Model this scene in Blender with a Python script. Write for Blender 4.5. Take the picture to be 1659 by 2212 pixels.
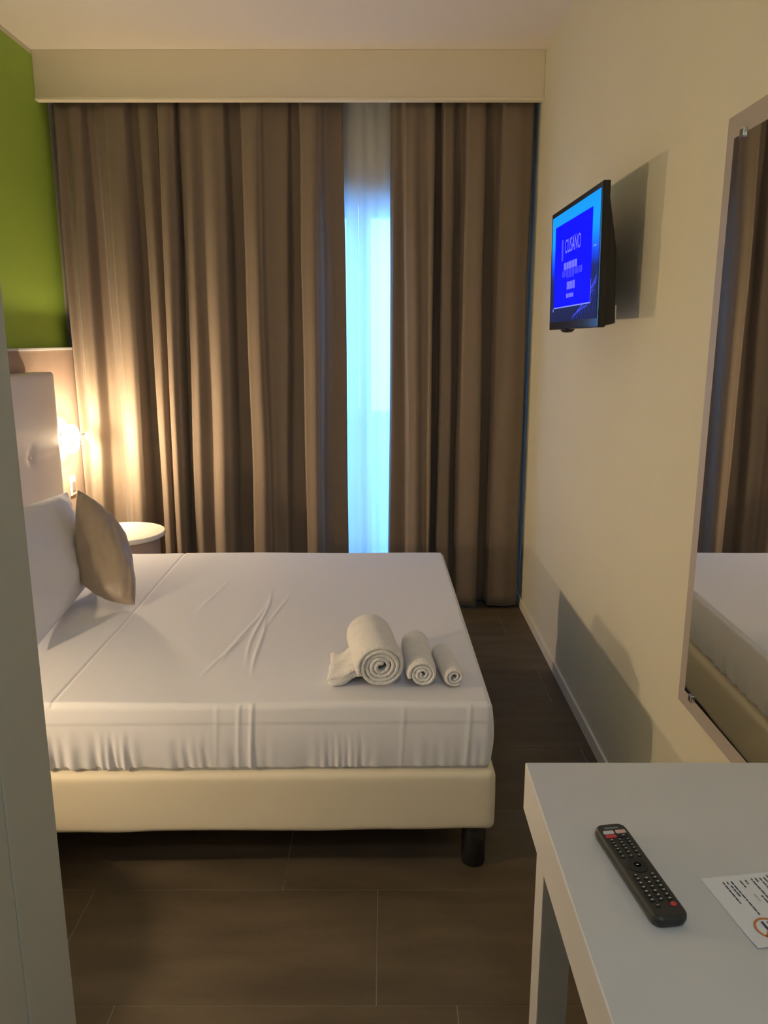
import bpy, bmesh, math, random
from mathutils import Vector, Matrix, noise
random.seed(7)
for o in list(bpy.data.objects): bpy.data.objects.remove(o)
S = bpy.context.scene
COL = S.collection
R = math.radians

# ------------------------------------------------------------------ camera, world, exposure
F, PITCH, CAMZ = 1680.0, 12.45, 1.5
cd = bpy.data.cameras.new('camera'); cam = bpy.data.objects.new('camera', cd); COL.objects.link(cam)
cam.location = (0, 0, CAMZ); cam.rotation_euler = (R(90 - PITCH), 0, 0)
cd.sensor_fit = 'HORIZONTAL'; cd.sensor_width = 36; cd.lens = 36 * F / 1659; cd.clip_start = 0.02
S.camera = cam
S.view_settings.view_transform = 'Standard'; S.view_settings.look = 'None'
S.view_settings.gamma = 1; S.view_settings.use_curve_mapping = False
S.view_settings.exposure = 0.13
w = bpy.data.worlds.new('sky'); S.world = w; w.use_nodes = True
bg = w.node_tree.nodes['Background']; bg.inputs[0].default_value = (0.15, 0.43, 1.0, 1); bg.inputs[1].default_value = 12.0

LAMP_FAR_W, LAMP_NEAR_W = 31.0, 31.0
LAMP_COL = (1.0, 0.74, 0.46)

def area(name, loc, rot, sx, sy, watts, col):
    l = bpy.data.lights.new(name, 'AREA'); l.shape = 'RECTANGLE'; l.size = sx; l.size_y = sy
    l.energy = watts; l.color = col
    o = bpy.data.objects.new(name, l); o.location = loc; o.rotation_euler = rot; COL.objects.link(o); return o
# daylight entering through the window opening (just outside the glass, facing the room)
pt_ = area('daylight_portal', (-0.16, 4.72, 1.135), (R(-90), 0, 0), 1.16, 2.27, 1, (1, 1, 1)); pt_.data.cycles.is_portal = True
# soft ceiling lamp in the entrance corridor, behind the camera
area('corridor_ceiling_lamp', (0.2, -0.7, 2.82), (0, 0, 0), 0.3, 0.3, 11, (0.76, 0.90, 1.0))

# ------------------------------------------------------------------ materials
def mat(name, col, rough=0.5, metal=0.0, noise_amt=0.0, noise_scale=8, bump=0.0, bump_scale=60, sheen=0.0,
        emit=None, estr=0.0, coat=0.0, spec=None, stretch=None, trans=0.0, bump_dist=0.002, col2=None):
    m = bpy.data.materials.new(name); m.use_nodes = True
    nt = m.node_tree; N = nt.nodes; L = nt.links; b = N['Principled BSDF']
    b.inputs['Base Color'].default_value = (*col, 1); b.inputs['Roughness'].default_value = rough
    b.inputs['Metallic'].default_value = metal
    if sheen: b.inputs['Sheen Weight'].default_value = sheen
    if coat: b.inputs['Coat Weight'].default_value = coat
    if spec is not None: b.inputs['Specular IOR Level'].default_value = spec
    if trans: b.inputs['Transmission Weight'].default_value = trans
    if emit: b.inputs['Emission Color'].default_value = (*emit, 1); b.inputs['Emission Strength'].default_value = estr
    tc = N.new('ShaderNodeTexCoord'); mp = N.new('ShaderNodeMapping'); L.new(tc.outputs['Object'], mp.inputs[0])
    if stretch: mp.inputs['Scale'].default_value = stretch
    if noise_amt or col2:
        n = N.new('ShaderNodeTexNoise'); n.inputs['Scale'].default_value = noise_scale; n.inputs['Detail'].default_value = 6
        L.new(mp.outputs[0], n.inputs['Vector'])
        r = N.new('ShaderNodeValToRGB'); a = noise_amt
        c1 = tuple(c * (1 - a) for c in col); c2 = col2 or tuple(min(1, c * (1 + a)) for c in col)
        r.color_ramp.elements[0].color = (*c1, 1); r.color_ramp.elements[1].color = (*c2, 1)
        r.color_ramp.elements[0].position = 0.3; r.color_ramp.elements[1].position = 0.7
        L.new(n.outputs['Fac'], r.inputs[0]); L.new(r.outputs[0], b.inputs['Base Color'])
    if bump:
        n2 = N.new('ShaderNodeTexNoise'); n2.inputs['Scale'].default_value = bump_scale; n2.inputs['Detail'].default_value = 4
        L.new(mp.outputs[0], n2.inputs['Vector'])
        bp = N.new('ShaderNodeBump'); bp.inputs['Strength'].default_value = bump; bp.inputs['Distance'].default_value = bump_dist
        L.new(n2.outputs['Fac'], bp.inputs['Height']); L.new(bp.outputs[0], b.inputs['Normal'])
    return m

def fabric(name, col, rough=0.9, weave=900, bump=0.25, sheen=0.2, transl=0.0, namt=0.03):
    m = mat(name, col, rough, sheen=sheen, noise_amt=namt, noise_scale=30)
    nt = m.node_tree; N = nt.nodes; L = nt.links; b = N['Principled BSDF']
    tc = [n for n in N if n.type == 'TEX_COORD'][0]
    n = N.new('ShaderNodeTexNoise'); n.inputs['Scale'].default_value = weave; L.new(tc.outputs['Object'], n.inputs['Vector'])
    bp = N.new('ShaderNodeBump'); bp.inputs['Strength'].default_value = bump; bp.inputs['Distance'].default_value = 0.0006
    L.new(n.outputs['Fac'], bp.inputs['Height']); L.new(bp.outputs[0], b.inputs['Normal'])
    if transl:
        t = N.new('ShaderNodeBsdfTranslucent'); t.inputs[0].default_value = (*col, 1)
        mx = N.new('ShaderNodeMixShader'); mx.inputs[0].default_value = transl
        out = N['Material Output']; L.new(b.outputs[0], mx.inputs[1]); L.new(t.outputs[0], mx.inputs[2]); L.new(mx.outputs[0], out.inputs[0])
    return m

M = {}
M['cream'] = mat('cream_paint', (0.70, 0.675, 0.54), 0.75, noise_amt=0.015, noise_scale=3, bump=0.12, bump_scale=220)
M['ceil'] = mat('ceiling_paint', (0.80, 0.75, 0.69), 0.85, bump=0.06, bump_scale=150)
M['pelmet'] = mat('pelmet_paint', (0.82, 0.76, 0.62), 0.75, bump=0.06, bump_scale=150)
M['green'] = mat('green_paint', (0.34, 0.52, 0.07), 0.7, noise_amt=0.02, noise_scale=3, bump=0.12, bump_scale=220)
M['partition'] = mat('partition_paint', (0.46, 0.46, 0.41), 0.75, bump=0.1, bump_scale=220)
M['base'] = mat('baseboard_paint', (0.80, 0.77, 0.68), 0.4)
M['tile'] = mat('tile_porcelain', (0.100, 0.077, 0.050), 0.5, noise_amt=0.22, noise_scale=5, bump=0.25, bump_scale=90, stretch=(0.6, 2.5, 1), spec=0.35)
M['grout'] = mat('grout', (0.36, 0.32, 0.26), 0.9)
M['curtain'] = fabric('curtain_taupe', (0.215, 0.168, 0.125), weave=700, sheen=0.15, transl=0.02)
M['sheet'] = fabric('sheet_white', (0.78, 0.80, 0.87), weave=1200, bump=0.04, sheen=0.0, namt=0.004)
M['pillow'] = fabric('pillow_white', (0.77, 0.79, 0.85), weave=1200, bump=0.04, sheen=0.0, namt=0.004)
M['cushion'] = mat('cushion_satin', (0.33, 0.265, 0.205), 0.42, noise_amt=0.05, noise_scale=20, bump=0.15, bump_scale=500, sheen=0.3)
M['leather'] = mat('cream_leather', (0.76, 0.70, 0.55), 0.5, bump=0.25, bump_scale=500, bump_dist=0.0006)
M['leather_w'] = mat('white_leather', (0.74, 0.69, 0.66), 0.5, bump=0.25, bump_scale=500, bump_dist=0.0006)
M['black'] = mat('black_plastic', (0.012, 0.012, 0.013), 0.45)
M['blackgloss'] = mat('black_gloss', (0.008, 0.008, 0.010), 0.15)
M['taupe'] = mat('taupe_laminate', (0.36, 0.27, 0.22), 0.5, noise_amt=0.04, noise_scale=10, bump=0.05, bump_scale=300)
M['white_lam'] = mat('white_laminate', (0.62, 0.64, 0.67), 0.38, noise_amt=0.012, noise_scale=12)
M['night'] = mat('night_table_white', (0.76, 0.72, 0.64), 0.35)
M['frame'] = mat('mirror_frame_taupe', (0.40, 0.36, 0.32), 0.45)
M['mirror'] = mat('mirror_silver', (0.86, 0.87, 0.84), 0.015, metal=1.0)
M['chrome'] = mat('chrome', (0.80, 0.80, 0.80), 0.15, metal=1.0)
M['towel'] = fabric('terry_white', (0.85, 0.84, 0.83), weave=260, bump=1.0, sheen=0.3); [n for n in M['towel'].node_tree.nodes if n.type == 'BUMP'][0].inputs['Distance'].default_value = 0.004
M['plastic_w'] = mat('white_plastic', (0.75, 0.72, 0.66), 0.35)
M['grey_pl'] = mat('grey_plastic', (0.22, 0.19, 0.17), 0.35)
M['wframe'] = mat('window_frame_white', (0.80, 0.80, 0.80), 0.35)
M['parapet'] = mat('balcony_plaster', (0.62, 0.62, 0.60), 0.85, noise_amt=0.04, noise_scale=6)
M['paper'] = mat('paper', (0.80, 0.82, 0.88), 0.7)
M['ink'] = mat('ink', (0.06, 0.06, 0.08), 0.7)
M['ink_l'] = mat('ink_light', (0.55, 0.48, 0.42), 0.7)
M['orange'] = mat('orange_print', (0.62, 0.22, 0.06), 0.7)
M['rmark'] = mat('remote_print', (0.50, 0.53, 0.52), 0.5)
M['rred'] = mat('remote_red', (0.62, 0.05, 0.05), 0.4)
M['rwhite'] = mat('remote_white_key', (0.62, 0.64, 0.68), 0.4)
M['rpink'] = mat('remote_pink_key', (0.66, 0.45, 0.42), 0.4)
M['rgreen'] = mat('remote_key_rubber', (0.010, 0.014, 0.013), 0.6)
M['rbody'] = mat('remote_body', (0.022, 0.024, 0.024), 0.4)
M['glow'] = mat('lamp_glow', (1, 0.95, 0.85), 0.4, emit=(1.0, 0.80, 0.55), estr=45)
M['glow2'] = mat('reading_led', (1, 0.95, 0.85), 0.4, emit=(1.0, 0.85, 0.62), estr=12)

def glassmat():
    m = bpy.data.materials.new('window_glass'); m.use_nodes = True; nt = m.node_tree; N = nt.nodes; L = nt.links
    for n in list(N): N.remove(n)
    o = N.new('ShaderNodeOutputMaterial'); t = N.new('ShaderNodeBsdfTransparent'); g = N.new('ShaderNodeBsdfGlossy')
    g.inputs['Roughness'].default_value = 0.02; mx = N.new('ShaderNodeMixShader'); mx.inputs[0].default_value = 0.05
    t.inputs[0].default_value = (0.95, 0.98, 1, 1)
    L.new(t.outputs[0], mx.inputs[1]); L.new(g.outputs[0], mx.inputs[2]); L.new(mx.outputs[0], o.inputs[0]); return m
M['glass'] = glassmat()
def sheermat():
    m = bpy.data.materials.new('sheer_voile'); m.use_nodes = True; nt = m.node_tree; N = nt.nodes; L = nt.links
    for n in list(N): N.remove(n)
    o = N.new('ShaderNodeOutputMaterial'); t = N.new('ShaderNodeBsdfTransparent'); t.inputs[0].default_value = (1, 1, 1, 1)
    tl = N.new('ShaderNodeBsdfTranslucent'); tl.inputs[0].default_value = (0.9, 0.92, 0.95, 1)
    d = N.new('ShaderNodeBsdfDiffuse'); d.inputs[0].default_value = (0.86, 0.86, 0.86, 1)
    m1 = N.new('ShaderNodeMixShader'); m1.inputs[0].default_value = 0.45
    L.new(tl.outputs[0], m1.inputs[1]); L.new(d.outputs[0], m1.inputs[2])
    m2 = N.new('ShaderNodeMixShader'); m2.inputs[0].default_value = 0.84
    L.new(t.outputs[0], m2.inputs[1]); L.new(m1.outputs[0], m2.inputs[2]); L.new(m2.outputs[0], o.inputs[0]); return m
M['sheer'] = sheermat()
def emis(name, col, s, rough=0.3):
    return mat(name, (0.003, 0.003, 0.004), 0.6, emit=col, estr=s, spec=0.05)
M['tvpanel'] = emis('screen_blue', (0.0, 0.0, 1.0), 1.0)
M['tvtext'] = emis('screen_letters', (0.22, 0.22, 1.0), 1.0)
M['tvtext2'] = emis('screen_letters_dim', (0.07, 0.07, 1.0), 0.9)
M['tvline'] = emis('screen_streaks', (0.05, 0.08, 0.9), 1.0)
M['tvwhite'] = emis('screen_rim', (0.25, 0.3, 1.0), 0.9)
def tvback():
    m = mat('screen_backdrop', (0.004, 0.004, 0.006), 0.5, emit=(0, 0, 1), estr=1.0, spec=0.1)
    nt = m.node_tree; N = nt.nodes; L = nt.links; b = N['Principled BSDF']
    tc = [n for n in N if n.type == 'TEX_COORD'][0]
    sx = N.new('ShaderNodeSeparateXYZ'); L.new(tc.outputs['Object'], sx.inputs[0])
    r = N.new('ShaderNodeValToRGB'); r.color_ramp.interpolation = 'B_SPLINE'
    mr = N.new('ShaderNodeMapRange'); mr.inputs[1].default_value = -0.20; mr.inputs[2].default_value = 0.20
    nz = N.new('ShaderNodeTexNoise'); nz.inputs['Scale'].default_value = 6; L.new(tc.outputs['Object'], nz.inputs['Vector'])
    ad = N.new('ShaderNodeMath'); ad.operation = 'MULTIPLY_ADD'; ad.inputs[1].default_value = 0.05
    L.new(nz.outputs['Fac'], ad.inputs[0]); L.new(sx.outputs['Z'], ad.inputs[2]); L.new(ad.outputs[0], mr.inputs[0])
    L.new(mr.outputs[0], r.inputs[0])
    els = r.color_ramp.elements; els[0].position = 0; els[0].color = (0.003, 0.002, 0.05, 1); els[1].position = 1; els[1].color = (0.0, 0.30, 1.0, 1)
    for p, c in ((0.50, (0.008, 0.008, 0.03, 1)), (0.56, (0.0, 0.03, 0.6, 1)), (0.66, (0, 0.07, 1.0, 1)), (0.80, (0, 0.36, 1.0, 1))):
        e = els.new(p); e.color = c
    L.new(r.outputs[0], b.inputs['Emission Color']); return m
M['tvback'] = tvback()

# ------------------------------------------------------------------ mesh helpers
class MB:
    def __init__(s): s.v = []; s.f = []; s.m = []; s.sm = []
    def add(s, vs, fs, mi=0, smooth=False, mtx=None):
        k = len(s.v)
        for p in vs:
            p = Vector(p); s.v.append(tuple(mtx @ p if mtx else p))
        for f in fs: s.f.append(tuple(i + k for i in f)); s.m.append(mi); s.sm.append(smooth)
        return s
    def box(s, x0, x1, y0, y1, z0, z1, mi=0, mtx=None):
        vs = [(x, y, z) for z in (z0, z1) for y in (y0, y1) for x in (x0, x1)]
        return s.add(vs, [(0, 2, 3, 1), (4, 5, 7, 6), (0, 1, 5, 4), (2, 6, 7, 3), (0, 4, 6, 2), (1, 3, 7, 5)], mi, False, mtx)
    def lathe(s, prof, n=40, mi=0, smooth=True, mtx=None):      # profile (r, z); caps where r==0
        vs = []; fs = []
        for (r, z) in prof:
            for i in range(n):
                a = 2 * math.pi * i / n; vs.append((r * math.cos(a), r * math.sin(a), z))
        for j in range(len(prof) - 1):
            for i in range(n):
                k = (i + 1) % n; fs.append((j * n + i, j * n + k, (j + 1) * n + k, (j + 1) * n + i))
        return s.add(vs, fs, mi, smooth, mtx)
    def cyl(s, r, z0, z1, n=32, mi=0, mtx=None, bev=0.001):
        return s.lathe([(0.00001, z0), (r - bev, z0), (r, z0 + bev), (r, z1 - bev), (r - bev, z1), (0.00001, z1)], n, mi, True, mtx)
    def tube(s, pts, r, n=10, mi=0):
        pts = [Vector(p) for p in pts]; vs = []; fs = []
        for i, p in enumerate(pts):
            d = (pts[min(i + 1, len(pts) - 1)] - pts[max(i - 1, 0)]).normalized()
            a = d.orthogonal().normalized() if i == 0 else (a - d * a.dot(d)).normalized()
            b = d.cross(a)
            for k in range(n):
                t = 2 * math.pi * k / n; vs.append(p + a * r * math.cos(t) + b * r * math.sin(t))
        for i in range(len(pts) - 1):
            for k in range(n):
                q = (k + 1) % n; fs.append((i * n + k, i * n + q, (i + 1) * n + q, (i + 1) * n + k))
        fs.append(tuple(range(n))[::-1]); fs.append(tuple((len(pts) - 1) * n + k for k in range(n)))
        return s.add(vs, fs, mi, True)
    def torus(s, R0, r, n=40, m=12, mi=0, mtx=None):
        vs = []; fs = []
        for i in range(n):
            a = 2 * math.pi * i / n
            for j in range(m):
                b = 2 * math.pi * j / m; q = R0 + r * math.cos(b)
                vs.append((q * math.cos(a), q * math.sin(a), r * math.sin(b)))
        for i in range(n):
            for j in range(m):
                fs.append((i * m + j, ((i + 1) % n) * m + j, ((i + 1) % n) * m + (j + 1) % m, i * m + (j + 1) % m))
        return s.add(vs, fs, mi, True, mtx)
    def grid(s, fn, nu, nv, mi=0, closed_u=False):
        vs = [fn(i / nu, j / nv) for j in range(nv + 1) for i in range(nu + 1)]
        fs = [(j * (nu + 1) + i, j * (nu + 1) + i + 1, (j + 1) * (nu + 1) + i + 1, (j + 1) * (nu + 1) + i) for j in range(nv) for i in range(nu)]
        return s.add(vs, fs, mi, True)
    def build(s, name, mats, parent=None, loc=(0, 0, 0), rot=(0, 0, 0), bevel=0, seg=2, merge=0.0, autosmooth=True, recalc=True):
        me = bpy.data.meshes.new(name); me.from_pydata(s.v, [], s.f)
        if not isinstance(mats, (list, tuple)): mats = [mats]
        for m in mats: me.materials.append(m)
        for p, mi, sm in zip(me.polygons, s.m, s.sm): p.material_index = mi; p.use_smooth = sm
        bm = bmesh.new(); bm.from_mesh(me)
        if merge: bmesh.ops.remove_doubles(bm, verts=bm.verts, dist=merge)
        if recalc: bmesh.ops.recalc_face_normals(bm, faces=bm.faces)
        bm.to_mesh(me); bm.free()
        o = bpy.data.objects.new(name, me); COL.objects.link(o); o.location = loc; o.rotation_euler = rot
        if parent: o.parent = parent
        if bevel:
            b = o.modifiers.new('bevel', 'BEVEL'); b.width = bevel; b.segments = seg; b.limit_method = 'ANGLE'; b.angle_limit = R(40)
            b.harden_normals = False
        return o

def rbox(half, r, disp=None, n=(20, 20, 10), k=4):
    """rounded box surface centred at origin; disp(p, normal) -> new p"""
    hx, hy, hz = half
    def coords(h, nn):
        a = [-h + r * (1 - math.cos(math.pi / 2 * i / k)) for i in range(k)]
        b = [-h + r + (2 * h - 2 * r) * i / nn for i in range(nn + 1)]
        c = [h - r * (1 - math.cos(math.pi / 2 * i / k)) for i in range(k)][::-1]
        return a + b + c
    X, Y, Z = coords(hx, n[0]), coords(hy, n[1]), coords(hz, n[2])
    mb = MB()
    def pt(p):
        p = Vector(p); q = Vector((max(-hx + r, min(hx - r, p.x)), max(-hy + r, min(hy - r, p.y)), max(-hz + r, min(hz - r, p.z))))
        d = p - q
        if d.length > 1e-9: nrm = d.normalized(); p = q + nrm * r
        else: nrm = Vector((0, 0, 1))
        return tuple(disp(p, nrm)) if disp else tuple(p)
    def face(A, B, f):
        vs = [pt(f(a, b)) for b in B for a in A]; na = len(A)
        fs = [(j * na + i, j * na + i + 1, (j + 1) * na + i + 1, (j + 1) * na + i) for j in range(len(B) - 1) for i in range(na - 1)]
        mb.add(vs, fs, 0, True)
    face(X, Y, lambda a, b: (a, b, hz)); face(X, Y, lambda a, b: (a, b, -hz))
    face(X, Z, lambda a, b: (a, -hy, b)); face(X, Z, lambda a, b: (a, hy, b))
    face(Y, Z, lambda a, b: (-hx, a, b)); face(Y, Z, lambda a, b: (hx, a, b))
    return mb

def thing(name, label, cat, loc=(0, 0, 0), rz=0, group=None):
    o = bpy.data.objects.new(name, None); COL.objects.link(o); o.location = loc; o.rotation_euler = (0, 0, rz)
    o.empty_display_size = 0.05; o['label'] = label; o['category'] = cat
    if group: o['group'] = group
    return o
def tag(o, label, cat, group=None):
    o['label'] = label; o['category'] = cat
    if group: o['group'] = group
    return o
def struct(o): o['kind'] = 'structure'; return o
def dup(root, loc, rz, label):
    r = root.copy(); COL.objects.link(r); r.location = loc; r.rotation_euler = (0, 0, rz); r['label'] = label
    for ch in list(root.children):
        c = ch.copy(); COL.objects.link(c); c.parent = r
        for g in ch.children:
            d = g.copy(); COL.objects.link(d); d.parent = c
    return r
def text_mesh(s, size, extrude=0.0):
    cu = bpy.data.curves.new('t', 'FONT'); cu.body = s; cu.size = size; cu.align_x = 'CENTER'; cu.align_y = 'CENTER'; cu.extrude = extrude
    o = bpy.data.objects.new('t', cu); COL.objects.link(o)
    dg = bpy.context.evaluated_depsgraph_get(); me = bpy.data.meshes.new_from_object(o.evaluated_get(dg))
    vs = [v.co.copy() for v in me.vertices]; fs = [tuple(p.vertices) for p in me.polygons]
    bpy.data.objects.remove(o); bpy.data.curves.remove(cu); bpy.data.meshes.remove(me)
    return vs, fs
def nz(x, y=0, z=0): return noise.noise(Vector((x, y, z)))

# ------------------------------------------------------------------ room shell
XL, XR, YB, ZC = -1.715, 0.7875, 4.40, 2.879
PX, PY = -0.425, 0.90         # partition corner
# floor: porcelain tiles with pale grout
mb = MB(); mb.box(XL - .2, XR + .2, -1.4, YB + .3, -0.1, -0.0015, 1)
row0, rh, tl, g = 1.508, 0.388, 0.79, 0.0012
offs = {1: -0.284, 0: -0.808, -1: -0.622, 4: 0.713}
for k in range(-8, 9):
    y0, y1 = row0 + k * rh, row0 + (k + 1) * rh
    of = offs.get(k, (k * 0.37) % tl)
    x = XL - .2 + ((of - (XL - .2)) % tl) - tl
    while x < XR + .2:
        a, b = max(x, XL - .2), min(x + tl, XR + .2)
        c, d = max(y0, -1.4), min(y1, YB + .3)
        if b - a > .01 and d - c > .01: mb.box(a + g, b - g, c + g, d - g, -0.002, 0.0, 0)
        x += tl
struct(mb.build('floor', [M['tile'], M['grout']]))
struct(MB().box(XL - .2, XR + .2, -1.4, YB + .3, ZC, ZC + .12).build('ceiling', M['ceil']))
# left wall: green paint with a pale band under the ceiling and a pale end strip by the window
mb = MB(); mb.box(XL - .15, XL, PY, 4.32, 0, ZC - .022, 0); mb.box(XL - .15, XL, PY, 4.32, ZC - .022, ZC, 1); mb.box(XL - .15, XL, 4.32, YB, 0, ZC, 1)
struct(mb.build('wall_left', [M['green'], M['cream']]))
struct(MB().box(XR, XR + .15, -1.4, YB, 0, ZC).build('wall_right', M['cream']))
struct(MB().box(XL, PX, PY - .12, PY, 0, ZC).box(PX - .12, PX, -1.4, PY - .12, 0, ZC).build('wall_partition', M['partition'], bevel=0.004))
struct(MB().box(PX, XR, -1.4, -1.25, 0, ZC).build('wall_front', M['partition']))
added_door = struct(thing('added_door_1', '', '', (0.18, -1.25, 0))); del added_door['label']; del added_door['category']  # unseen dark door, added to cut the fill light from behind the camera
MB().box(-.42, .42, 0, .035, 0, 2.10).build('added_door_leaf', mat('added_door_walnut', (0.10, 0.06, 0.035), 0.45, noise_amt=.25, noise_scale=6, stretch=(8, 8, .6)), added_door, bevel=.003)
MB().box(-.49, -.425, 0, .05, 0, 2.16).box(.425, .49, 0, .05, 0, 2.16).box(-.425, .425, 0, .05, 2.105, 2.16).build('added_door_frame', M['wframe'], added_door, bevel=.003)
MB().cyl(.010, .035, .08, 16, mtx=Matrix.Translation((.34, 0, 1.02)) @ Matrix.Rotation(R(-90), 4, 'X')).box(.22, .35, .072, .088, 1.01, 1.03).build('added_door_handle', M['chrome'], added_door, bevel=.002)
WX0, WX1, WZ = -0.74, 0.42, 2.27
mb = MB(); mb.box(XL - .15, WX0, YB, YB + .3, 0, ZC); mb.box(WX1, XR + .15, YB, YB + .3, 0, ZC); mb.box(WX0, WX1, YB, YB + .3, WZ, ZC)
struct(mb.build('wall_back', M['cream']))
struct(MB().box(XR - .010, XR, -1.25, YB, 0, .055).build('baseboard_right', M['base'], bevel=0.002))
struct(MB().box(XL, WX0, YB - .010, YB, 0, .055).box(WX1, XR - .01, YB - .010, YB, 0, .055).build('baseboard_back', M['base'], bevel=0.002))
# pelmet (curtain box) across the room
PYF = 4.17
mb = MB(); mb.box(XL, XR, PYF, PYF + .035, 2.662, ZC); mb.box(XL, XR, PYF - .006, PYF + .04, 2.652, 2.667)
struct(mb.build('trim_1', M['pelmet'], bevel=0.003))
# window
win = struct(thing('window_1', '', '')); del win['label']; del win['category']
mb = MB(); Y0, Y1 = 4.50, 4.56
mb.box(WX0, WX0 + .05, Y0, Y1, 0, WZ); mb.box(WX1 - .05, WX1, Y0, Y1, 0, WZ); mb.box(WX0 + .05, WX1 - .05, Y0, Y1, WZ - .05, WZ)
mb.build('window_frame', M['wframe'], win, bevel=0.003)
mid = -0.14
for (a, b) in ((WX0 + .05, mid), (mid, WX1 - .05)):
    a += .002; b -= .002; s = .065; mb = MB(); y0, y1 = Y0 - .01, Y1 - .01
    mb.box(a, a + s, y0, y1, .01, WZ - .052); mb.box(b - s, b, y0, y1, .01, WZ - .052)
    mb.box(a + s, b - s, y0, y1, .01, .26); mb.box(a + s, b - s, y0, y1, WZ - .052 - s, WZ - .052)
    sash = mb.build('window_sash', M['wframe'], win, bevel=0.003)
    MB().box(a + s, b - s, y0 + .02, y0 + .026, .26, WZ - .052 - s).build('pane', M['glass'], sash)
MB().box(mid - .012, mid + .012, Y0 - .022, Y0 - .010, .98, 1.12).box(mid - .10, mid + .008, Y0 - .05, Y0 - .035, 1.04, 1.06).box(mid - .008, mid + .008, Y0 - .04, Y0 - .02, 1.04, 1.06).build('window_handle', M['chrome'], win, bevel=0.003)
# balcony outside
struct(MB().box(-1.9, 1.9, YB + .3, 5.75, -.12, -.02).build('balcony_slab', M['parapet']))
struct(MB().box(-1.9, 1.9, 5.6, 5.75, -.02, .95).box(-1.9, 1.9, 5.57, 5.78, .95, 1.0).build('balcony_parapet', M['parapet'], bevel=0.004))

# ------------------------------------------------------------------ curtains
def px2X(px, D): return (px - 829.5) / F * D
def curtain_mesh(keys, sc, ox, Yc, amp, zt, zb, mirror_noise, sub=6, nv=40, edge_drift=0):
    # keys: crop x at top, crop x at y=1190px, depth weight; sheet path from left to right
    Dt, Db = Yc * 0.9765 - 1.15 * 0.2156, Yc * 0.9765 + 1.16 * 0.2156
    zT, zB = 1.5 + 1.15, 1.5 - 1.16
    K = [(px2X(a / sc + ox, Dt), px2X(b / sc + ox, Db), d) for a, b, d in keys]
    pts = []
    for i in range(len(K) - 1):
        for j in range(sub):
            t = j / sub; e = (1 - math.cos(math.pi * t)) / 2
            pts.append((K[i][0] + (K[i + 1][0] - K[i][0]) * t, K[i][1] + (K[i + 1][1] - K[i][1]) * t, K[i][2] + (K[i + 1][2] - K[i][2]) * e))
    pts.append(K[-1])
    # smooth depth a little
    dd = [p[2] for p in pts]
    for _ in range(1):
        dd = [dd[0]] + [(dd[i - 1] + 2 * dd[i] + dd[i + 1]) / 4 for i in range(1, len(dd) - 1)] + [dd[-1]]
    n = len(pts) - 1
    def fn(u, v):
        i = int(round(u * n)); xt, xb, _ = pts[i]; d = dd[i]
        z = zt + (zb - zt) * v
        s = (z - zT) / (zB - zT)
        sc2 = 0.02 * math.sin(6 * s + mirror_noise + i * .02) if 0 < s < 1 else 0
        x = xt + (xb - xt) * (s if s < 1 else 1 + (s - 1) * .4) + 0.012 * nz(i * .05, s * 2.5, mirror_noise) * min(1, max(0, s) * 3)
        flat = 0.55 + 0.45 * min(1, max(0, s) * 4)        # gathered tight at the heading
        y = Yc + amp * (1 - 2 * d) * flat + 0.010 * nz(i * .11, s * 3, mirror_noise + 5)
        zz = z + (0.006 * nz(i * .08, 3.1, 7) if v > .99 else 0)
        return (x, y, zz)
    mb = MB(); mb.grid(fn, n, nv); return mb
keysL = [(100,275,0),(125,287,.85),(155,303,.45),(200,325,1),(232,357,.9),(250,378,-.1),(270,430,-.15),(292,458,.25),(338,468,.5),(350,485,.9),(400,520,1),(425,545,.9),(445,562,0),(475,600,.1),(485,612,.55),(520,640,.65),(555,657,.3),(562,663,.1),(575,672,.9),(610,690,1),(640,705,.8),(650,716,0),(657,738,0),(670,750,.7),(710,780,.8),(740,820,.5),(810,880,1),(857,917,.9),(872,932,0),(925,985,0),(940,1000,.8),(1000,1050,1),(1020,1070,.85),(1032,1085,.6),(1080,1110,.55),(1138,1142,.65),(1150,1155,0),(1185,1220,0),(1195,1230,.8),(1260,1268,1),(1285,1290,.8),(1297,1302,.35),(1340,1350,.10),(1378,1405,0)]
keysR = [(272,265,.05),(290,275,.35),(320,332,.2),(335,347,.75),(370,380,.9),(395,402,.7),(450,427,.95),(459,433,0),(483,454,0),(490,461,.85),(525,502,.8),(540,515,.1),(570,530,.1),(585,545,.8),(655,618,.95),(668,631,0.05),(715,656,.05),(730,670,.8),(800,740,.9),(850,785,.7),(862,794,.2)]
YC = 4.275
def make_curtain(keys, sc, ox, seed, label):
    t = thing('curtain', label, 'curtain', (0, 0, 0), 0, 'floor length taupe curtains')
    o = curtain_mesh(keys, sc, ox, YC, 0.060, 2.70, 0.016, seed).build('curtain_panel', M['curtain'], t, recalc=False)
    m = o.modifiers.new('thick', 'SOLIDIFY'); m.thickness = 0.0025; m.offset = 0
    return t
cl = make_curtain(keysL, 2.03, 60, 1.3, 'wide taupe curtain covering the window left of the bright gap')
cr = make_curtain(keysR, 1.891, 700, 8.2, 'narrow taupe curtain hanging beside the cream wall right of the bright gap')
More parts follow.
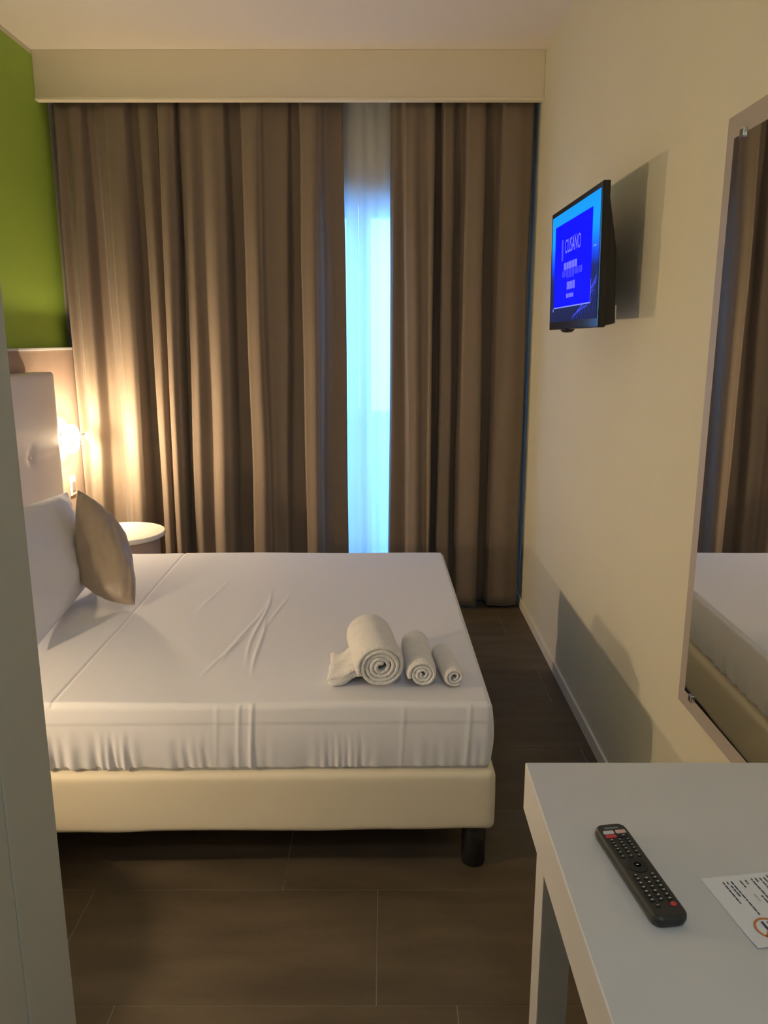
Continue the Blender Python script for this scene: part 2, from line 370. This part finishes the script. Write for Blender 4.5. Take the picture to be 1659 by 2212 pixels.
# curtain track
tr = MB(); tr.box(XL + .01, XR - .01, YC - .012, YC + .012, 2.70, 2.722); tag(tr.build('curtain_track', M['wframe']), 'white ceiling track hidden behind the pelmet, carrying the taupe curtains', 'curtain track')
tr2 = MB().box(XL + .01, XR - .01, 4.364, 4.384, 2.70, 2.722); o = tag(tr2.build('sheer_track', M['wframe']), 'white track behind the pelmet carrying the sheer curtain', 'curtain track')
for tr_, yy in ((bpy.data.objects['curtain_track'], YC), (o, 4.374)):
    for xx in (-1.5, -.7, .1, .7): MB().box(xx - .01, xx + .01, yy - .006, yy + .006, 2.722, ZC).build('track_hanger', M['wframe'], tr_)
def sheer_fn(u, v):
    x = -0.78 + 1.25 * u; z = 2.70 + (0.03 - 2.70) * v
    ph = u * 105 + 2.2 * nz(u * 9, 0, 3)
    xx = x + 0.008 * math.sin(ph * .5 + 1) * v
    y = 4.374 + 0.008 * math.sin(ph) + 0.004 * math.sin(ph * .43 + 2 * v)
    return (xx, y, z)
sh = MB().grid(sheer_fn, 520, 24).build('sheer_curtain', M['sheer'], recalc=False)
tag(sh, 'white sheer curtain glowing blue in the gap between the two taupe curtains', 'curtain')

# ------------------------------------------------------------------ headboard wall panel, headboard
pan = MB().box(XL, -1.675, 0.98, 4.31, 0.06, 1.452, 0).box(XL, -1.670, 0.98, 4.31, 1.452, 1.464, 1).build('trim_2', [M['taupe'], M['white_lam']], bevel=0.0015)
struct(pan)
BA = R(0.8)                      # the bed stands very slightly askew
bed = thing('bed', 'double bed with white fitted sheet and cream upholstered base on black feet', 'bed', (-0.621, 2.70, 0), BA)
BHX, BHY = 0.909, 0.775
def local_headboard():
    def dsp(p, n):
        # two rows of panels: seams and tufts on the face (+X)
        q = p.copy()
        if n.x > .5 or p.x > .04:
            s = 0
            s += math.exp(-((p.z - 0.275) / .007) ** 2) * (.9 if abs(p.y) < .99 else 0)
            t = 0
            for yy in (-.71, -.237, .237, .71):
                t += math.exp(-(((p.y - yy) / .03) ** 2 + ((p.z - .275) / .03) ** 2))
            q.x -= .003 * min(1, s) + .010 * min(1, t)
        return q
    return rbox((0.055, 1.03, 0.64), 0.018, dsp, (2, 160, 90), 4)
hb = thing('headboard', 'pale padded headboard with tufted buttons mounted on the taupe wall panel', 'headboard', (-1.612, 2.70, 0.715))
local_headboard().build('padding', M['leather_w'], hb, merge=1e-5)
for yy in (-.71, -.237, .237, .71):
    MB().lathe([(.00001, .006), (.006, .005), (.009, .002), (.010, -.002)], 20, mtx=Matrix.Translation((.046, yy, .275)) @ Matrix.Rotation(R(90), 4, 'Y')).build('button', M['leather_w'], hb)

# bed base (upholstered)
def bdisp(p, n):
    q = p.copy(); q += n * 0.003 * nz(p.x * 2.5, p.y * 2.5, p.z * 6)
    if p.z < -.075: q.z += 0.004 * nz(p.x * 6, p.y * 6, 1)
    return q
rbox((BHX + .012, BHY + .008, 0.092), 0.022, bdisp, (60, 50, 8), 4).build('bed_base', M['leather'], bed, (0, 0, 0.250), merge=1e-5)
for sx in (-1, 1):
    for sy in (-1, 1):
        MB().lathe([(.00001, 0), (.031, 0), (.034, .003), (.036, .16), (.00001, .16)], 32).build('leg', M['black'], bed, (sx * (BHX - .035), sy * (BHY - .085), 0.0))
MB().box(-BHX + .06, BHX - .10, -BHY + .10, BHY - .10, .135, .160).build('underside_frame', M['black'], bed)
# mattress under fitted sheet
def mdisp(p, n):
    q = p.copy(); x, y, z = p.x, p.y, p.z
    top = max(0, n.z)
    # broad softness
    q.z += top * (0.006 * nz(x * 2.2, y * 2.2, 0) + 0.0004 * nz(x * 9, y * 3, 2))
    # long pulled creases on the top
    if n.z > .5:
        for (cx, cy, ang, ln, a, wd) in ((.19, -.15, R(91), .62, .0032, .006), (.155, -.22, R(84), .50, .0030, .007), (.215, -.35, R(95), .42, .0032, .006), (.12, -.42, R(80), .34, .0022, .007), (-.03, .15, R(86), .36, .0018, .007), (.24, -.02, R(86), .30, .0020, .006)):
            dx, dy = x - cx, y - cy; u = dx * math.cos(ang) + dy * math.sin(ang); v = -dx * math.sin(ang) + dy * math.cos(ang) + .010 * math.sin(u * 9)
            q.z += a * math.exp(-(v / wd) ** 2) * math.exp(-(u / ln * 2) ** 4)
        q.z -= 0.0028 * math.exp(-((x + .285) / .0040) ** 2)        # sewn seam across the sheet
    # sides: hem seam and gathers at the bottom
    side = math.sqrt(n.x ** 2 + n.y ** 2)
    if side > .5:
        low = min(1, max(0, (0.035 - z) / 0.12))
        s = x if abs(n.y) > abs(n.x) else y
        env = .35 + .65 * max(0, min(1, .5 + 1.6 * nz(s * 2.3, 4, 1)))
        if n.y < -.5: env *= 1.0 - .75 * max(0, min(1, (s - .10) / .5))
        ph = s * 190 + 22 * nz(s * 6, 0, 2) + 2.0 * nz(s * 5, z * 14, 8)
        w_ = low ** 1.3 * env * 1.25 * (0.0028 * math.sin(ph) + .0034 * math.sin(ph * .43 + 1 + 9 * z))
        q += n * w_
        q += n * (0.010 * math.sin(math.pi * (z + .1) / .2) - 0.004)
        for cx, a in ((.215, .0022), (.25, .0032), (.66, .0014), (.155, .0012), (.84, .002)):
            if n.y < -.5: q += n * a * math.exp(-((s - cx - .05 * (z)) / .006) ** 2)
        if n.y < -.5: q += n * 0.0018 * (1 if z > 0.047 else 0)
        # tuck under at the hem
        t2 = max(0, (-0.088 - z) / 0.012); q -= n * 0.010 * min(1, t2)
    return q
rbox((BHX - .002, BHY - .004, 0.102), 0.017, mdisp, (620, 240, 34), 5).build('mattress', M['sheet'], bed, (0, 0, 0.441), merge=1e-5)

# ------------------------------------------------------------------ pillows and cushion
def pillow(corners, thick, pinch=0.06, seed=0, n=44, wr=0.008, p=0.55):
    """corners: A,B,C,D of the sewn outline (world points) in order; inflated to both sides"""
    A, B, C, D = [Vector(c) for c in corners]
    nrm = ((B - A).cross(D - A)).normalized()
    mb = MB()
    def base(u, v):
        # sides curve inwards between the corners
        uu = u + pinch * (2 * u - 1) * (-(1 - (2 * v - 1) ** 2)) * .5
        vv = v + pinch * (2 * v - 1) * (-(1 - (2 * u - 1) ** 2)) * .5
        return A.lerp(B, uu).lerp(D.lerp(C, uu), vv)
    def fn(sgn):
        def f(u, v):
            # concentrate samples near the seam
            uu = (1 - math.cos(math.pi * u)) / 2; vv = (1 - math.cos(math.pi * v)) / 2
            h = ((1 - abs(2 * uu - 1) ** 3) * (1 - abs(2 * vv - 1) ** 3)) ** p if 0 < u < 1 and 0 < v < 1 else 0
            w_ = wr * nz(uu * 4 + seed, vv * 4, seed) + wr * .5 * nz(uu * 12 + seed, vv * 9, seed + 3)
            edge = min(1, h * 4)
            return tuple(base(uu, vv) + nrm * (sgn * thick * h + w_ * edge))
        return f
    mb.grid(fn(1), n, n); mb.grid(fn(-1), n, n)
    return mb
def centred(mb, name, m, label, cat, group=None):
    z0 = min(v[2] for v in mb.v); cx = sum(v[0] for v in mb.v) / len(mb.v); cy = sum(v[1] for v in mb.v) / len(mb.v)
    mb.v = [(a - cx, b - cy, c - z0) for a, b, c in mb.v]
    return tag(mb.build(name, m, None, (cx, cy, z0), merge=1e-5), label, cat, group)
ZB = 0.548
centred(pillow([(-1.085, 2.26, ZB + .014), (-1.16, 3.00, ZB + .030), (-1.335, 3.22, 0.875), (-1.37, 2.27, 0.915)], .066, .00, 2.2, p=.62, wr=.015), 'pillow', M['pillow'],
        'white pillow in front, with the taupe cushion leaning on it', 'pillow')
centred(pillow([(-1.40, 2.24, ZB + .03), (-1.40, 3.02, ZB + .03), (-1.50, 3.00, 0.940), (-1.50, 2.22, 0.940)], .07, .05, 5.1), 'pillow', M['pillow'],
        'white pillow leaning against the headboard, behind the front pillow', 'pillow')
centred(pillow([(-1.214, 3.03, 0.920), (-1.022, 2.99, 0.745), (-0.906, 2.69, ZB + .012), (-1.118, 2.735, ZB + .085)], .068, -.13, 9.4, wr=.009, p=.62), 'cushion', M['cushion'],
        'taupe satin scatter cushion leaning against the white pillow', 'cushion')

# ------------------------------------------------------------------ towels
def roll(name, p0, p1, Rr, turns, th, label, seed, squash=.93, folds=0):
    p0, p1 = Vector(p0), Vector(p1); L_ = (p1 - p0).length; ax = (p1 - p0).normalized()
    side = Vector((ax.y, -ax.x, 0)).normalized(); up = Vector((0, 0, 1))
    mb = MB(); nt = int(turns * 30); nl = 16
    rin = Rr - turns * th
    def spiral(t, off):          # t 0..1 inside -> outside
        a = seed + t * turns * 2 * math.pi
        r = max(.002, rin + t * turns * th + off) + .0015 * nz(math.cos(a) * 2, math.sin(a) * 2, seed + t * 3)
        return r, a
    def surf(off):
        def f(u, v):
            r, a = spiral(u, off); l = v * L_
            jit = .004 * nz(u * turns * 1.5, seed, 9)     # coils not flush at the end
            r *= 1 - .06 * math.sin(math.pi * v) * .5 + .02 * nz(v * 4, a * .3, seed)
            r -= .004 * (abs(2 * v - 1) ** 8)
            z = r * math.sin(a) * squash
            return tuple(p0 + ax * (l + (jit if v < .5 else -jit)) + side * (r * math.cos(a)) + up * z)
        return f
    o_, i_ = surf(th * .43), surf(-th * .43)
    mb.grid(o_, nt, nl); mb.grid(i_, nt, nl)
    # close front/back rims and both sheet ends
    for v in (0, 1):
        mb.grid(lambda u, w_, v=v: tuple(Vector(i_(u, v)).lerp(Vector(o_(u, v)), w_) + ax * ((-1 if v == 0 else 1) * .003 * math.sin(math.pi * w_))), nt, 4)
    for u in (0, 1):
        mb.grid(lambda w_, v, u=u: tuple(Vector(i_(u, v)).lerp(Vector(o_(u, v)), w_) + side * 0), 2, nl)
    return centred(mb, name, M['towel'], label, 'towel', None)
zt = 0.552
def mat_towel():
    # folded towel lying under and beside the rolls: stacked soft layers
    def dsp(p, n):
        q = p.copy(); q.z += .012 * nz(p.x * 22, p.y * 14, 3)
        q += n * (.005 * nz(p.x * 30, p.y * 30, p.z * 60) - .004 * math.exp(-(p.z / .003) ** 2))
        return q
    m2 = rbox((.060, .092, .020), .016, dsp, (20, 30, 3), 4)
    a = R(-16)
    m2.v = [(x * math.cos(a) + z * math.sin(a) - .100, y + .004 + .15 * x, -x * math.sin(a) + z * math.cos(a) + .033) for x, y, z in m2.v]
    return m2
mt = mat_towel().build('folded_towel', M['towel'], None, (0.000, 2.115, zt - .007), merge=1e-5)
tag(mt, 'crumpled folded white towel to the left of the three rolled towels', 'towel')
zr = zt
roll('rolled_towel', (-.008, 2.012, zr + .064), (-.046, 2.270, zr + .064), .069, 4.4, .0125, 'largest of the rolled white towels at the foot of the bed', 1.0)
roll('rolled_towel', (.108, 2.015, zr + .040), (.096, 2.26, zr + .040), .042, 3.2, .0105, 'middle sized rolled white towel between the largest and smallest rolls', 2.2)
roll('rolled_towel', (.198, 2.025, zt + .028), (.172, 2.21, zt + .028), .031, 2.2, .0095, 'smallest rolled white towel, nearest the bed edge', 4.0)

# ------------------------------------------------------------------ night tables
nt_ = thing('night_table', 'round white bedside table with taupe drum base by the curtain', 'bedside table', (-1.335, 3.83, 0), 0, 'round bedside tables')
MB().lathe([(.00001, .528), (.212, .528), (.217, .531), (.219, .536), (.219, .548), (.217, .552), (.212, .554), (.00001, .554)], 72).build('table_top', M['night'], nt_)
MB().lathe([(.00001, .02), (.188, .02), (.190, .024), (.190, .526), (.188, .5285), (.00001, .5285)], 64).build('drum', M['taupe'], nt_)
MB().lathe([(.00001, 0), (.172, 0), (.174, .003), (.174, .021), (.00001, .021)], 48).build('plinth', M['black'], nt_)
dup(nt_, (-1.335, 1.50, 0), 0, 'round bedside table on the near side of the bed, mostly behind the partition wall')

# ------------------------------------------------------------------ wall lamps
def make_lamp(name, loc, watts, label):
    t = thing(name, label, 'wall lamp', loc, 0, 'bedside wall lamps')
    RY = Matrix.Rotation(R(90), 4, 'Y')
    MB().cyl(.045, 0, .018, 40, mtx=RY).build('wall_plate', M['chrome'], t)
    MB().cyl(.018, .016, .040, 24, mtx=RY).build('stem', M['chrome'], t)
    g_ = MB(); g_.lathe([(.060, .030), (.070, .030), (.074, .036), (.074, .066), (.070, .072), (.060, .072), (.056, .066), (.056, .036), (.060, .030)], 48, mtx=RY)
    g_.build('glowing_ring', M['glow'], t)
    MB().cyl(.050, .038, .060, 40, mtx=RY).build('centre_disc', M['chrome'], t)
    arm = MB().tube([(.055, .02, .0), (.085, .040, .012), (.100, .055, .020), (.108, .068, .016)], .0045, 10).build('reading_arm', M['chrome'], t)
    hm = Matrix.Translation((.112, .078, .004)) @ Matrix.Rotation(R(-22), 4, 'Y')
    hd = MB().cyl(.013, -.026, .024, 24, mtx=hm).build('reading_head', M['grey_pl'], t)
    MB().cyl(.0115, -.030, -.0255, 20, mtx=hm).build('reading_lens', M['glow2'], hd)
    l = bpy.data.lights.new('lamp_light', 'POINT'); l.energy = watts; l.color = LAMP_COL; l.shadow_soft_size = 0.030
    o = bpy.data.objects.new('lamp_light', l); o.parent = t; o.location = (.110, 0, 0); COL.objects.link(o)
    return t
make_lamp('wall_lamp', (-1.675, 4.02, 1.00), LAMP_FAR_W, 'lit ring shaped wall lamp beside the curtain on the taupe panel')
make_lamp('wall_lamp', (-1.675, 1.40, 1.00), LAMP_NEAR_W, 'wall lamp on the near side of the bed, hidden by the partition wall')

# socket / switch under the lamp
sw = thing('light_switch', 'small white switch plate with grey rocker below the lit wall lamp', 'light switch', (-1.675, 4.11, 0.738))
rbox((.004, .036, .052), .0035, None, (2, 4, 4), 3).build('cover_plate', M['plastic_w'], sw, (.004, 0, 0), merge=1e-6)
MB().box(.007, .0125, -.020, .020, -.026, .022).build('rocker', M['grey_pl'], sw, bevel=.0015)

# ------------------------------------------------------------------ television
TY0, TY1, TZ0, TZ1, TXF = 2.425, 3.085, 1.538, 1.958, 0.640
W2, H2 = (TY1 - TY0) / 2, (TZ1 - TZ0) / 2
tv = thing('television', 'black flat television showing a blue screen, on a bracket on the cream wall', 'television', (TXF, (TY0 + TY1) / 2, (TZ0 + TZ1) / 2), R(0.9))
tv.rotation_euler = (0, R(-1.0), R(0.9))
# local frame: screen faces -X, width along Y, height along Z
MB().box(0, .022, -W2, W2, -H2, H2).build('bezel', M['blackgloss'], tv, bevel=.003)
bk = MB()
vs = [(0.021, -W2 + .006, -H2 + .004), (0.021, W2 - .02, -H2 + .004), (0.021, W2 - .02, H2 - .03), (0.021, -W2 + .006, H2 - .03),
      (0.056, -W2 + .012, -H2 + .012), (0.056, W2 - .06, -H2 + .012), (0.056, W2 - .08, 0.02), (0.056, -W2 + .030, 0.02)]
bk.add(vs, [(0, 1, 2, 3), (4, 7, 6, 5), (0, 4, 5, 1), (1, 5, 6, 2), (2, 6, 7, 3), (3, 7, 4, 0)])
bk.build('back_housing', M['black'], tv, bevel=.004)
MB().box(.060, .074, -.10, .10, -.10, .10).box(.072, .135, .01, .05, -.03, .03).box(.133, .144, .0, .06, -.04, .04).build('wall_bracket', M['black'], tv, bevel=.002)
MB().lathe([(.00001, -.012), (.016, -.010), (.024, -.003), (.026, .002), (.00001, .002)], 24, mtx=Matrix.Translation((.011, .09, -H2))).build('sensor', M['black'], tv)
MB().box(.054, .060, -W2 + .020, -W2 + .030, -H2 + .01, -H2 + .065).build('port_cover', M['plastic_w'], tv)
# screen with its picture
SW, SH = W2 - .018, H2 - .018; zo = .010
sc = MB(); sx = -.0008
def quad(y0, y1, z0, z1, mi, x): sc.add([(x, y0, z0), (x, y1, z0), (x, y1, z1), (x, y0, z1)], [(0, 1, 2, 3)], mi)
quad(-SW, SW, -SH + zo, SH, 0, sx)
def P(fx, fz): return (SW - 2 * SW * fx, SH - (2 * SH - zo) * fz)     # fraction from far-left / top of screen as seen
pb = (.115, .835, .115, .840)      # blue panel in fractions (x0,x1 seen from far side, z0,z1)
(ya, za), (yb, zb_) = P(.085, .105), P(.875, .862)
quad(yb, ya, zb_, za, 1, sx - .0005)
quad(yb - .002, ya, zb_ - .004, zb_, 4, sx - .0006); quad(yb - .003, yb, zb_ - .004, zb_ + .07, 4, sx - .0006)
def scr_text(s, size, fx, fz, mi, stretch=1.0):
    vs, fs = text_mesh(s, size); y, z = P(fx, fz)
    sc.add([(sx - .001, y - v.x * stretch, z + v.y) for v in vs], fs, mi)
cx = .465
scr_text('CUSANO', .066, cx + .03, .33, 2, .78); scr_text('UNIVERSITA', .014, cx + .05, .265, 3, 1.2)
(yy, zz) = P(cx - .20, .345); quad(yy - .014, yy + .012, zz - .036, zz + .036, 3, sx - .001)
def wordbar(fx, fz, wid, hgt, mi, n):
    y, z = P(fx, fz); random.seed(int(fz * 100)); x = -wid / 2
    while x < wid / 2:
        l = wid / n * random.uniform(.6, 1.3); 
        for k in range(3):
            a = x + l * k / 3; sc.add([(sx - .001, y - a, z - hgt / 2), (sx - .001, y - a - l / 3 * .72, z - hgt / 2), (sx - .001, y - a - l / 3 * .72, z + hgt / 2), (sx - .001, y - a, z + hgt / 2)], [(0, 1, 2, 3)], mi)
        x += l * 1.12
wordbar(cx - .005, .50, .185, .024, 2, 5); wordbar(cx - .005, .566, .225, .022, 3, 6)
(y, z) = P(cx, .68); hw, hh = .050, .030
for q in ((y - hw, y + hw, z + hh - .003, z + hh), (y - hw, y + hw, z - hh, z - hh + .003), (y + hw - .003, y + hw, z - hh, z + hh), (y - hw, y - hw + .003, z - hh, z + hh)): quad(*q, 3, sx - .001)
wordbar(cx, .68, .085, .026, 2, 3); wordbar(cx, .77, .100, .014, 2, 3)
(y, z) = P(.065, .875); quad(y - .012, y, z - .010, z, 4, sx - .001)
# curved streaks, lower right
for k in range(9):
    pts = []
    for i in range(15):
        t = i / 14; fx = .52 + .05 * k + .30 * t ** 1.4 ; fz = .985 - (.10 + .06 * k) * t ** .8
        if fx > .985: break
        if fx < .825 and fz < .85: continue
        pts.append(P(fx, fz))
    for (a, b) in zip(pts[:-1], pts[1:]):
        sc.add([(sx - .0004, a[0], a[1] - .0022), (sx - .0004, b[0], b[1] - .0022), (sx - .0004, b[0], b[1] + .0015), (sx - .0004, a[0], a[1] + .0015)], [(0, 1, 2, 3)], 5)
(y, z) = P(.93, .42); quad(y - .016, y + .016, z - .002, z + .002, 4, sx - .0004)
sc.build('screen', [M['tvback'], M['tvpanel'], M['tvtext'], M['tvtext2'], M['tvwhite'], M['tvline']], tv, recalc=False)

# ------------------------------------------------------------------ mirror
MX, MY0, MY1, MZ0, MZ1 = 0.745, 1.30, 1.824, 0.613, 1.967
mir = thing('wall_mirror', 'tall mirror in flat taupe frame with chrome clips on the cream wall', 'mirror', (MX, MY0, MZ0))
MB().box(0, XR - MX, 0, MY1 - MY0, 0, MZ1 - MZ0).build('mirror_frame', M['frame'], mir, bevel=.0015)
MB().box(-.004, .0005, .046, MY1 - MY0 - .047, .045, MZ1 - MZ0 - .050).build('mirror_glass', M['mirror'], mir)
for (yy, zz) in ((MY1 - MY0 - .090, MZ1 - MZ0 - .050), (MY1 - MY0 - .090, .043), (.12, MZ1 - MZ0 - .050), (.12, .043)):
    MB().box(-.009, 0, yy - .009, yy + .009, zz - .008, zz + .010).build('clip', M['chrome'], mir, bevel=.002)

# ------------------------------------------------------------------ desk
DX, DY0, DY1, DZ, DT = 0.257, 0.22, 1.284, 0.75, 0.094
desk = thing('desk', 'white laminate desk with thick top and square legs against the cream wall', 'desk', (DX, DY0, 0))
MB().box(0, XR - .012 - DX, 0, DY1 - DY0, DZ - DT, DZ).build('desk_top', M['white_lam'], desk, bevel=.002)
for (xx, yy) in ((.028, .02), (.028, DY1 - DY0 - .066), (XR - .012 - DX - .085, .02), (XR - .012 - DX - .085, DY1 - DY0 - .066)):
    MB().box(xx, xx + .056, yy, yy + .062, 0, DZ - DT).build('leg', M['white_lam'], desk, bevel=.0015)

# ------------------------------------------------------------------ remote control
rc_a = math.atan2(0.892 - 1.081, 0.374 - 0.348)
rem = thing('remote_control', 'black remote control with coloured keys lying on the white desk', 'remote control', (0.362, 0.974, DZ), rc_a + R(90))
# local: +Y is the far end... length along Y
RL, RW = .1025, .0250
def outline(hw, hl, r, n=8):
    pts = []
    for cx_, cy_, a0 in ((hw - r, hl - r, 0), (-hw + r, hl - r, 90), (-hw + r, -hl + r, 180), (hw - r, -hl + r, 270)):
        for i in range(n + 1):
            a = R(a0 + 90 * i / n); pts.append((cx_ + r * math.cos(a), cy_ + r * math.sin(a)))
    return pts
def plate(mb, hw, hl, r, levels, cx=0, cy=0, mi=0):
    n = None; vs = []; fs = []
    for (ins, z) in levels:
        o_ = outline(hw - ins, hl - ins, max(.0005, r - ins)); n = len(o_); vs += [(a + cx, b + cy, z) for a, b in o_]
    for j in range(len(levels) - 1):
        for i in range(n): k = (i + 1) % n; fs.append((j * n + i, j * n + k, (j + 1) * n + k, (j + 1) * n + i))
    fs.append(tuple(range(n))[::-1]); fs.append(tuple((len(levels) - 1) * n + i for i in range(n)))
    mb.add(vs, fs, mi, False)
b = MB(); plate(b, RW, RL, .014, [(.006, .0), (.002, .003), (0, .009), (.0005, .0145), (.003, .0175), (.0045, .0180)]); b.build('body', M['rbody'], rem, bevel=.0006)
zt_ = .0180
def key(name, x, y, hw, hl, m, mark=None, r=None):
    mb = MB(); plate(mb, hw, hl, r or min(hw, hl) * .95, [(0, zt_ - .001), (0, zt_ + .0010), (.0006, zt_ + .0016)], x, y)
    mats = [m]
    if mark:
        mats.append(M['rmark']); mw, ml = mark
        mb.add([(x - mw, y - ml, zt_ + .0017), (x + mw, y - ml, zt_ + .0017), (x + mw, y + ml, zt_ + .0017), (x - mw, y + ml, zt_ + .0017)], [(0, 1, 2, 3)], 1)
    return mb.build(name, mats, rem)
# orientation: seen from camera the far end (coloured keys) is at one end; -Y local = far end
fe = 1
def ky(t): return fe * (RL - t)          # t metres from the far end
M_ = M
mb = MB(); mb.box(-.012, .010, min(ky(.011), ky(.015)), max(ky(.011), ky(.015)), zt_, zt_ + .0003); mb.build('lettering', mat('remote_lettering', (.16, .20, .20), .5), rem)
S_ = -1
key('shortcut_key', S_ * .0095, ky(.024), .0080, .0038, M['rwhite'], r=.002); key('shortcut_key', -S_ * .0095, ky(.024), .0080, .0038, M['rpink'], r=.002)
key('shortcut_key', S_ * .0095, ky(.0335), .0080, .0035, M['rred'], r=.002); key('shortcut_key', -S_ * .0095, ky(.0335), .0080, .0035, M['rgreen'], (.002, .001), r=.002)
rows = [(.0425, 3), (.0495, 3), (.0565, 3), (.0635, 3), (.0715, 3), (.0805, 3)]
for t, n_ in rows:
    for c in (-1, 0, 1): key('key', c * .0125, ky(t), .0038, .0026, M['rgreen'], (.0014, .0009))
# direction pad
mb = MB(); plate(mb, .0150, .0150, .0145, [(0, zt_ - .001), (0, zt_ + .0008), (.001, zt_ + .0016)], 0, ky(.1010)); mb.build('direction_pad', M['rgreen'], rem)
key('ok_key', 0, ky(.1010), .0055, .0055, M['rbody'], (.002, .001))
for t in (.1215,): 
    for c in (-1, 1): key('key', c * .0125, ky(t), .0038, .0030, M['rgreen'], (.0016, .0010))
for t in (.1290, .1375, .1460, .1545, .1630, .1710):
    for c in (-1, 0, 1): key('key', c * .0125, ky(t), .0042, .0030, M['rgreen'], (.0016, .0011))
key('power_key', -S_ * .0125, ky(.1815), .0040, .0040, M['rred'])
key('key', S_ * .0100, ky(.1815), .0042, .0030, M['rgreen'], (.0018, .0006))

# ------------------------------------------------------------------ information sheet on the desk
pu = Vector((.103, .014, 0)).normalized(); pv = Vector((.020, -.131, 0)).normalized()
P1 = Vector((.451, .970, DZ)); PW, PH = .200, .1335
sh_ = MB()
def pp(a, b, z): return tuple(pu * a + pv * b + Vector((0, 0, z)))
def pcurl(a, b): return .0004 + .0035 * max(0, (b - .10) / .04) ** 2 * max(0, 1 - abs(a - .03) / .12)
def fp(u, v): a, b = u * PW, v * PH; return pp(a, b, pcurl(a, b) + .0002)
sh_.grid(fp, 24, 18, 0)
def pq(a0, a1, b0, b1, mi, dz=.0004):
    sh_.add([pp(a, b, pcurl(a, b) + .0002 + dz) for a, b in ((a0, b0), (a1, b0), (a1, b1), (a0, b1))], [(0, 1, 2, 3)], mi)
random.seed(3)
def tline(a, b0, b1, mi=1, h=.0021):
    b = b0
    while b < b1:
        l = min(random.uniform(.004, .010), b1 - b); pq(a, a + h, b, b + l, mi); b += l + .0012
tline(.026, .012, .055); tline(.032, .012, .018); tline(.0335, .020, .042); tline(.0385, .012, .078)
tline(.052, .012, .026); tline(.060, .012, .020); tline(.0555, .040, .055, 2)
for k, (b0, b1) in enumerate(((.010, .060), (.010, .018), (.010, .040), (.010, .062), (.006, .050), (.006, .040), (.01, .06), (.01, .055))): tline(.070 + k * .0065, b0, b1)
tline(.064, .044, .085)
for k in range(6): tline(.130 + k * .0085, .012, .11)
# round no-smoking sign
ca, cb, rr = .037, .103, .0195
def ring(r0, r1, mi, dz, a0=0, a1=360, n=48):
    for i in range(n):
        t0, t1 = R(a0 + (a1 - a0) * i / n), R(a0 + (a1 - a0) * (i + 1) / n)
        sh_.add([pp(ca + r * math.cos(t), cb + r * math.sin(t), pcurl(ca, cb) + .0006 + dz) for r, t in ((r0, t0), (r1, t0), (r1, t1), (r0, t1))], [(0, 1, 2, 3)], mi)
ring(rr - .0032, rr, 3, .0003)
def bar(a0, b0, a1, b1, h, mi, dz):
    d = Vector((a1 - a0, b1 - b0, 0)).normalized(); n_ = Vector((-d.y, d.x, 0)) * h / 2
    sh_.add([pp(x, y, pcurl(ca, cb) + .0006 + dz) for x, y in ((a0 - n_.x, b0 - n_.y), (a1 - n_.x, b1 - n_.y), (a1 + n_.x, b1 + n_.y), (a0 + n_.x, b0 + n_.y))], [(0, 1, 2, 3)], mi)
bar(ca - .003, cb - .013, ca - .003, cb + .010, .0035, 1, .0001); bar(ca + .004, cb - .012, ca + .006, cb + .004, .0022, 1, .0001)
bar(ca + .0125, cb - .0125, ca - .0125, cb + .0125, .003, 3, .0003)
o = sh_.build('information_sheet', [M['paper'], M['ink'], M['ink_l'], M['orange']], None, tuple(P1), recalc=False)
tag(o, 'white printed sheet with a round orange no-smoking sign on the desk', 'paper')
